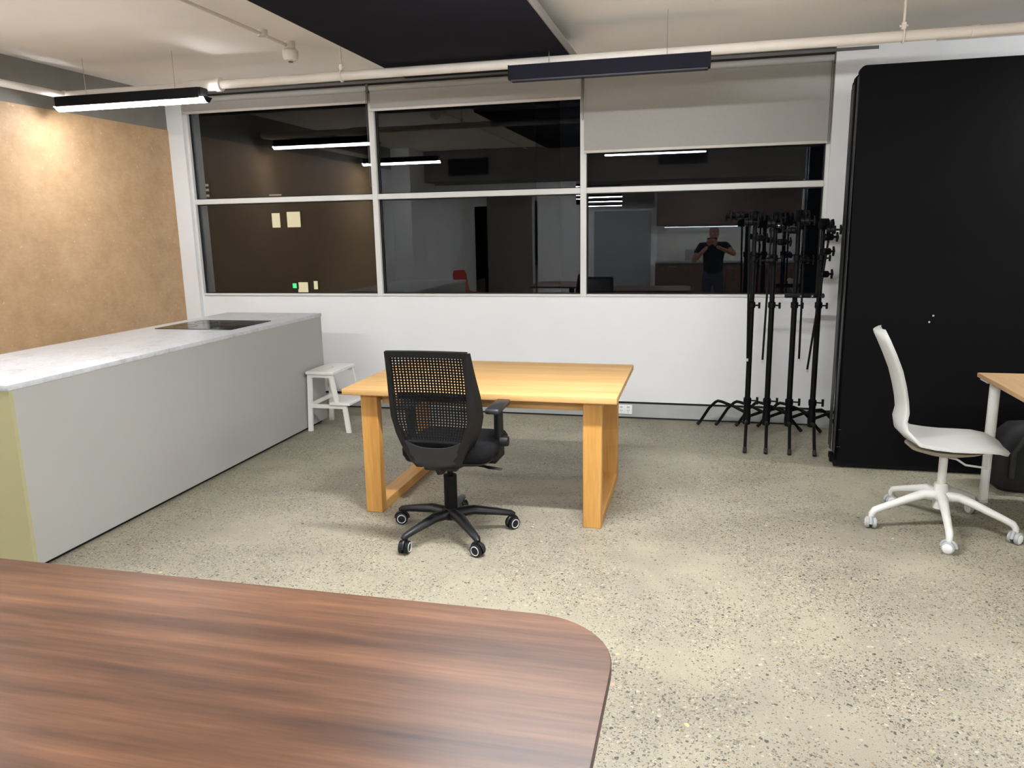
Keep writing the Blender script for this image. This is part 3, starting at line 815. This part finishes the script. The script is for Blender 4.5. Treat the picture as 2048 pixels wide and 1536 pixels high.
# ================================================================ WALNUT TABLE
e = thing('walnut_table', 'large walnut meeting table with rounded corners in the foreground', 'table', (-1.35, .98, 0))
ox, oy = -1.35, .98
def table_outline(x0, x1, y0, y1, r_, ins=0):
    pts = []
    for cx, cy, a0 in ((x1-r_, y1-r_, 0), (x0+r_, y1-r_, 90), (x0+r_, y0+r_, 180), (x1-r_, y0+r_, 270)):
        for k in range(13):
            a = math.radians(a0+7.5*k); pts.append((cx+math.cos(a)*(r_-ins)-ox, cy+math.sin(a)*(r_-ins)-oy))
    return pts
O0 = table_outline(-2.55, -.150, .42, 1.566, .19); O1 = table_outline(-2.55, -.150, .42, 1.566, .19, .0015)
MB().rings([[(x, y, .7392) for x, y in O1], [(x, y, .7400) for x, y in O1]]).build('tabletop', 'walnut', e, smooth=0)
MB().rings([[(x, y, .715) for x, y in O1], [(x, y, .718) for x, y in O0], [(x, y, .7385) for x, y in O0], [(x, y, .7393) for x, y in O1]]).build('edge_band', 'walnut_edge', e)
for x in (-1.95, -.75):
    lg = MB().cyl((x-ox, 0, .02), (x-ox, 0, .70), .04, 20).build('pedestal', 'black_metal', e)
    MB().lathe([(.27, 0), (.27, .012), (.06, .025)], 32).build('foot_plate', 'black_metal', lg, loc=(x-ox, 0, 0))
    MB().box(x-.2-ox, x+.2-ox, -.2, .2, .70, .715).build('top_plate', 'black_metal', lg, smooth=0)

# ================================================================ THE ROOM BEHIND THE CAMERA (seen reflected in the glass)
# bulkhead with two air grilles
struct(MB().box(XL, XR, -.35, .6, 2.36, ZC).build('trim_7', 'taupe', smooth=0), 'dropped bulkhead behind the camera, reflected in the windows', 'bulkhead')
def grille(x0, x1, z0, z1, lab):
    e = thing('air_grille', lab, 'vent', ((x0+x1)/2, .602, (z0+z1)/2))
    w2, h2 = (x1-x0)/2, (z1-z0)/2
    rect_frame(-w2, w2, -h2, h2, 0, .012, .015).build('frame', 'grille', e, smooth=0)
    MB().box(-w2+.015, w2-.015, 0, .002, -h2+.015, h2-.015).build('backing', 'black_gap', e, smooth=0)
    n_ = 7
    for k in range(n_):
        z = -h2+.025+(2*h2-.05)*k/(n_-1)
        MB().hexa([(-w2+.015, .003, z), (w2-.015, .003, z), (w2-.015, .010, z-.006), (-w2+.015, .010, z-.006),
                   (-w2+.015, .003, z+.003), (w2-.015, .003, z+.003), (w2-.015, .010, z-.003), (-w2+.015, .010, z-.003)]).build('slat', 'grille', e, smooth=0)
grille(-4.02, -3.35, 2.44, 2.72, 'dark air grille reflected high in the middle window')
grille(-.68, .05, 2.57, 2.80, 'dark air grille reflected high in the right window')
# wall behind the camera with door openings
b = MB()
b.box(XL-.2, -4.74, YB-.15, YB, 0, ZC)
b.box(-4.42, -3.42, YB-.15, YB, 0, ZC); b.box(-4.74, -4.42, YB-.15, YB, 2.07, ZC)
b.box(-3.34, -2.55, YB-.15, YB, 0, ZC); b.box(-3.42, -3.34, YB-.15, YB, 2.16, ZC)
b.box(-2.55, -.95, YB-.15, YB, 0, 2.05); b.box(-2.55, -.95, YB-.15, YB, 2.55, ZC)
b.box(-.95, XR+.2, YB-.15, YB, 0, ZC)
struct(b.build('wall_front', 'wall', smooth=0), 'white wall behind the camera with doorways', 'wall')
struct(MB().box(-4.42, -3.45, YB, YB+.012, 0, 2.3).build('trim_8', 'taupe', smooth=0), 'taupe wall lining beside the dark doorway, reflected', 'wall lining')
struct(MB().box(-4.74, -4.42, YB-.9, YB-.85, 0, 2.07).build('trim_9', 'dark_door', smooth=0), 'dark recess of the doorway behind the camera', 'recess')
def door(idx, x0, x1, z1, lab):
    e = bpy.data.objects.new('door_%d' % idx, None); COL.objects.link(e); e.location = ((x0+x1)/2, YB+.002, 0)
    e['kind'] = 'structure'; e['label'] = lab; e['category'] = 'door'
    w2 = (x1-x0)/2
    MB().box(-w2, w2, 0, .035, .005, z1).build('door_leaf', 'grey_door', e, smooth=0)
    rect_frame(-w2+.12, w2-.12, .15, z1-.15, .035, .045, .02).build('moulding', 'grey_door', e, smooth=0)
    MB().tube([(w2-.08, .035, 1.0), (w2-.08, .08, 1.0), (w2-.2, .085, 1.0)], .009, 8).build('door_handle', 'chrome', e)
door(1, -2.15, -1.0, 2.02, 'grey panelled door behind the camera reflected in the right window')
# lit hall beyond, its lamps show through the transom opening
for k, (d_, lb) in enumerate(((18.4, 'nearest'), (20.4, 'second nearest'), (23.2, 'middle'), (27, 'second furthest'), (32, 'furthest'))):
    lamp(-(.150+.012*k)*d_, -.100*d_, 2*D-d_, True, lb+' lit lamp of the hall behind the camera, reflected in the right window', 'hall lamps beyond the transom opening', z=min(2.74, 2.45+.0085*d_), kind='h')
struct(MB().box(XL-.2, XR+.2, -21.4, -21.2, 0, ZC).build('wall_hall', 'wall', smooth=0), 'far wall of the hall behind the camera', 'wall')
# kitchenette
K0, K1 = -.88, 1.80
nk = 4; kw = (K1-K0)/nk
labs = ['dark wall cabinet reflected above the splashback, nearest the grey door', 'second dark wall cabinet from the grey door, reflected',
        'third dark wall cabinet from the grey door, reflected', 'dark wall cabinet reflected behind the stands, furthest from the grey door']
labs2 = [l.replace('wall cabinet', 'base cabinet').replace('above the splashback', 'below the steel bench') for l in labs]
for k in range(nk):
    x = K0+kw*(k+.5)
    e = thing('wall_cabinet', labs[k], 'cabinet', (x, YB, 1.70), 0, 'dark wall cabinets behind the camera')
    MB().box(-kw/2+.002, kw/2-.002, .0, .33, 0, .95).build('body', 'dark_cabinet', e, smooth=0)
    for z0, z1 in ((.0, .50), (.506, .95)):
        MB().box(-kw/2+.006, kw/2-.006, .33, .35, z0+.004, z1-.004, .003, 1).build('door', 'dark_cabinet', e, smooth=0)
    e = thing('base_cabinet', labs2[k], 'cabinet', (x, YB, 0), 0, 'dark base cabinets behind the camera')
    MB().box(-kw/2+.002, kw/2-.002, .0, .56, .08, .985).build('body', 'dark_cabinet', e, smooth=0)
    MB().box(-kw/2+.002, kw/2-.002, .0, .50, 0, .08).build('toe_kick', 'black_gap', e, smooth=0)
    dr = MB().box(-kw/2+.006, kw/2-.006, .56, .58, .10, .975, .003, 1).build('door', 'dark_cabinet', e, smooth=0)
    MB().tube([(-.08, .58, .92), (-.08, .60, .92), (.08, .60, .92), (.08, .58, .92)], .005, 6).build('handle', 'steel', dr)
tag(MB().box(K0, K1, YB, YB+.60, .985, 1.02, .003, 1).build('worktop', 'steel'), 'steel bench top of the kitchenette behind the camera', 'worktop')
tag(MB().box(K0, K1, YB, YB+.010, 1.02, 1.70).build('splashback', 'white_metal', smooth=0), 'white splashback lit from above, behind the camera', 'splashback')
e = thing('strip_light', 'bright strip light under the dark wall cabinets', 'lamp', ((K0+K1)/2, YB+.10, 1.67))
MB().box(-1.2, 1.2, -.012, .012, .012, .03).build('housing', 'steel', e, smooth=0)
MB().box(-1.19, 1.19, -.010, .010, 0, .012).build('diffuser', 'strip', e, smooth=0)
e = thing('microwave', 'small white microwave on the reflected kitchenette bench', 'appliance', (-.12, YB+.30, 1.02))
MB().box(-.2, .2, -.16, .16, 0, .24, .008, 2).build('case', 'white_plastic', e)
MB().box(-.19, .08, .16, .168, .02, .22).build('door', 'steel', e, smooth=0)
e = thing('sink_tap', 'chrome tap on the reflected kitchenette bench', 'tap', (1.1, YB+.12, 1.02))
MB().tube([(0, 0, 0), (0, 0, .24), (0, .03, .29), (0, .10, .30), (0, .14, .26)], .011, 10).build('spout', 'chrome', e)
MB().tube([(.02, 0, .04), (.07, 0, .07)], .007, 8).build('lever', 'chrome', e)
# red chair
e = thing('plastic_chair', 'red plastic chair reflected in the middle window', 'chair', (-4.15, -.75, 0), math.radians(-70))
b = MB(); R = []
for y, z, w_ in ((-.26, .86, .16), (-.25, .80, .20), (-.22, .65, .21), (-.19, .52, .20), (-.13, .45, .21), (0, .43, .22), (.15, .44, .21), (.20, .42, .18)):
    R.append([(u*w_, y + (.04*(u*u) if z > .5 else 0), z + (.02*u*u if z <= .5 else 0)) for u in (-1, -.5, 0, .5, 1)] + [(u*w_, y-.012 + (.04*(u*u) if z > .5 else 0), z-.012) for u in (1, .5, 0, -.5, -1)])
b.rings(R); b.build('shell', 'red', e, smooth=70)
for sx in (-1, 1):
    for sy in (-1, 1):
        MB().tube([(sx*.14, sy*.12, .43), (sx*.22, sy*.21, 0.01)], .010, 10).build('leg', 'chrome', e)

# ================================================================ PERSON (seen only in the glass)
def skin_mesh(name, verts, edges, radii, mat, parent, sub=2, root=0):
    me = bpy.data.meshes.new(name); me.from_pydata(verts, edges, [])
    o = bpy.data.objects.new(name, me); COL.objects.link(o); o.parent = parent
    me.materials.append(M[mat])
    md = o.modifiers.new('skin', 'SKIN'); md.use_smooth_shade = True
    for i, r_ in enumerate(radii):
        sv = me.skin_vertices[0].data[i]; sv.radius = r_ if isinstance(r_, tuple) else (r_, r_); sv.use_root = (i == root)
    ss = o.modifiers.new('sub', 'SUBSURF'); ss.levels = sub; ss.render_levels = sub
    return o
pe = thing('person', 'person in black top and grey jeans holding up a phone, reflected in the glass', 'person', (.19, -.38, 0))
# body frame: faces +y; right arm is at +x
V = [(0, 0, .90), (0, .0, 1.02), (0, -.01, 1.18), (0, -.01, 1.30), (0, 0, 1.385), (0, .01, 1.44),              # 0-5 pelvis..neck
     (-.19, 0, 1.335), (-.33, .12, 1.08), (-.10, .275, 1.335),                                              # 6 shoulder L,7 elbow,8 wrist
     (.19, 0, 1.335), (.335, .14, 1.20), (.035, .275, 1.335),                                               # 9,10,11
     (-.095, 0, .82), (-.11, .02, .46), (-.115, -.02, .09), (-.12, .10, .035),
     (.095, 0, .82), (.11, .02, .46), (.115, -.02, .09), (.12, .10, .035)]
E_ = [(0, 1), (1, 2), (2, 3), (3, 4), (4, 5), (3, 6), (6, 7), (7, 8), (3, 9), (9, 10), (10, 11), (0, 12), (12, 13), (13, 14), (14, 15), (0, 16), (16, 17), (17, 18), (18, 19)]
R_ = [(.14, .10), (.13, .10), (.145, .105), (.14, .10), (.065, .065), (.055, .055), .062, .043, .026, .062, .043, .026, .085, .058, .042, .035, .085, .058, .042, .035]
skin_mesh('body', V, E_, R_, 'skin', pe)
# shirt and trousers as thin layers over the body
skin_mesh('shirt', [(0, 0, .80), (0, 0, 1.02), (0, -.01, 1.18), (0, -.01, 1.31), (0, 0, 1.36), (-.195, 0, 1.335), (-.275, .065, 1.19), (.195, 0, 1.335), (.28, .075, 1.25)],
          [(0, 1), (1, 2), (2, 3), (3, 4), (3, 5), (5, 6), (3, 7), (7, 8)], [(.175, .128), (.170, .125), (.180, .128), (.175, .118), (.085, .08), .080, .066, .080, .066], 'shirt', pe)
skin_mesh('trousers', [(0, 0, 1.0), (0, 0, .86), (-.098, 0, .78), (-.112, .02, .46), (-.117, -.01, .07), (.098, 0, .78), (.112, .02, .46), (.117, -.01, .07)],
          [(0, 1), (1, 2), (2, 3), (3, 4), (1, 5), (5, 6), (6, 7)], [(.155, .112), (.155, .112), .098, .072, .062, .098, .072, .062], 'jeans', pe)
for s in (-1, 1):
    b = MB(); b.rings([[(s*.118+hx*math.cos(a)*.048, .045+.135*math.sin(a)*k_, z) for a in [2*PI*i/20 for i in range(20)]] for z, k_, hx in ((0, 1, 1), (.03, 1, 1), (.065, .85, .9), (.085, .5, .7))])
    b.build('shoe', 'rubber', pe, smooth=70)
# head with face
hc = Vector((0, .03, 1.535))
b = MB()
prof = [(-.115, .028, .02), (-.10, .045, .025), (-.075, .060, .015), (-.04, .068, .006), (0, .074, 0), (.035, .077, -.004), (.07, .070, -.006), (.095, .050, -.006), (.108, .022, -.004)]
R = []
for dz, r_, fy in prof:
    ring = []
    for k in range(28):
        a = 2*PI*k/28; x = math.cos(a)*r_; y = math.sin(a)*r_*1.22+fy
        ring.append((hc.x+x, hc.y+y, hc.z+dz))
    R.append(ring)
b.rings(R); head = b.build('head', 'skin', pe, smooth=80)
b = MB(); b.rings([[(hc.x+sx*w_, hc.y+yy, hc.z+zz) for sx, yy in ((-1, y0), (0, y1), (1, y0), (0, y0-.01))] for zz, w_, y0, y1 in ((.022, .008, .088, .096), (-.01, .012, .088, .108), (-.028, .017, .086, .114), (-.036, .010, .084, .098))])
b.build('nose', 'skin', head, smooth=70)
for s in (-1, 1):
    MB().sphere((hc.x+s*.030, hc.y+.080, hc.z+.008), .0125, seg=12).build('eye', 'white_plastic', head)
    MB().sphere((hc.x+s*.074, hc.y-.002, hc.z-.008), .02, (.35, .7, 1.4), 12).build('ear', 'skin', head)
    MB().tube([(hc.x+s*.014, hc.y+.091, hc.z+.028), (hc.x+s*.032, hc.y+.090, hc.z+.034), (hc.x+s*.048, hc.y+.078, hc.z+.028)], .0035, 6).build('eyebrow', 'rubber', head)
MB().tube([(hc.x-.024, hc.y+.080, hc.z-.060), (hc.x, hc.y+.090, hc.z-.058), (hc.x+.024, hc.y+.080, hc.z-.060)], [.003, .006, .003], 8).build('mouth', 'red', head)
# short grey stubble hair cap
b = MB(); R = []
for dz, r_, fy in [(.0, .0765, -.012), (.035, .0795, -.010), (.07, .0725, -.010), (.095, .0525, -.009), (.1105, .024, -.006)]:
    R.append([(hc.x+math.cos(a)*r_, hc.y+min(math.sin(a)*r_*1.22, .035 + dz*.25)+fy, hc.z+dz) for a in [2*PI*k/28 for k in range(28)]])
b.rings(R); b.build('hair', 'grey_plastic', head, smooth=80)
# hands
def hand(s, wx):
    base = Vector((wx, .290, 1.345))
    vv = [tuple(base), tuple(base+Vector((-s*.03, .012, .045)))]
    ee = [(0, 1)]; rr2 = [(.026, .018), (.036, .015)]
    for f, (dx, ln) in enumerate(((-.030, .062), (-.010, .072), (.011, .068), (.030, .054))):
        p0 = base+Vector((-s*.03-dx*s*.9, .014, .065)); p1 = p0+Vector((-s*.022, .016, ln*.45)); p2 = p1+Vector((-s*.024, -.004, ln*.25))
        i = len(vv); vv += [tuple(p0), tuple(p1), tuple(p2)]; ee += [(1, i), (i, i+1), (i+1, i+2)]; rr2 += [.0095, .0088, .0075]
    t0 = base+Vector((-s*.050, -.004, .025)); t1 = t0+Vector((-s*.026, -.006, .018)); t2 = t1+Vector((-s*.016, .0, .018))
    i = len(vv); vv += [tuple(t0), tuple(t1), tuple(t2)]; ee += [(0, i), (i, i+1), (i+1, i+2)]; rr2 += [.012, .0105, .009]
    o = skin_mesh('hand', vv, ee, rr2, 'skin', pe, 1)
hand(-1, -.105); hand(1, .045)
e = thing('phone', 'black smartphone held up by the person reflected in the glass', 'phone', (.155, -.075, 1.435))
MB().box(-.078, .078, -.004, .004, -.037, .037, .006, 3).build('body', 'black_plastic', e)
MB().box(-.072, -.045, .004, .0065, .005, .032, .002, 1).build('lens_block', 'chrome', e)

# ================================================================ OUTSIDE, ACROSS THE STREET
e = thing('neighbouring_building', 'dark building across the street with a few lit windows, seen through the left window', 'building', (-25.5, 45, -8))
MB().box(-14, 16, 0, 8, 0, 22).build('wall', 'far_wall', e, smooth=0)
def litwin(x0, x1, z0, z1, mat='lit_warm', frame=True):
    f = rect_frame(x0-.08, x1+.08, z0-.08, z1+.08, -.10, 0, .08).build('window', 'far_wall', e, smooth=0)
    MB().box(x0, x1, -.05, -.02, z0, z1).build('pane', mat, f, smooth=0)
ox, oz = -25.5, -8; s = 1.5
for x0, x1, z0, z1, mt in ((-17.85, -17.45, 1.82, 2.42, 'lit_warm'), (-17.14, -16.50, 1.82, 2.46, 'lit_warm'), (-16.85, -16.36, -.93, -.50, 'lit_warm'), (-16.10, -15.90, -.80, -.45, 'lit_warm'), (-17.10, -16.87, -.75, -.55, 'lit_green'),
                           (-21.2, -20.75, 3.62, 3.72, 'lit_dim'), (-21.2, -20.75, 3.42, 3.52, 'lit_dim'), (-21.2, -20.75, 3.18, 3.28, 'lit_dim'), (-17.9, -17.3, 3.14, 3.2, 'lit_dim')):  # stacked stripes are a striped vent, given a dim glow
    litwin(x0*s-ox, x1*s-ox, (z0-1.6)*s+1.6-oz, (z1-1.6)*s+1.6-oz, mt)
struct(MB().box(-60, 30, D+4, 60, -8.3, -8).build('ground_outside', 'far_wall', smooth=0), 'dark street far below outside the windows', 'ground')
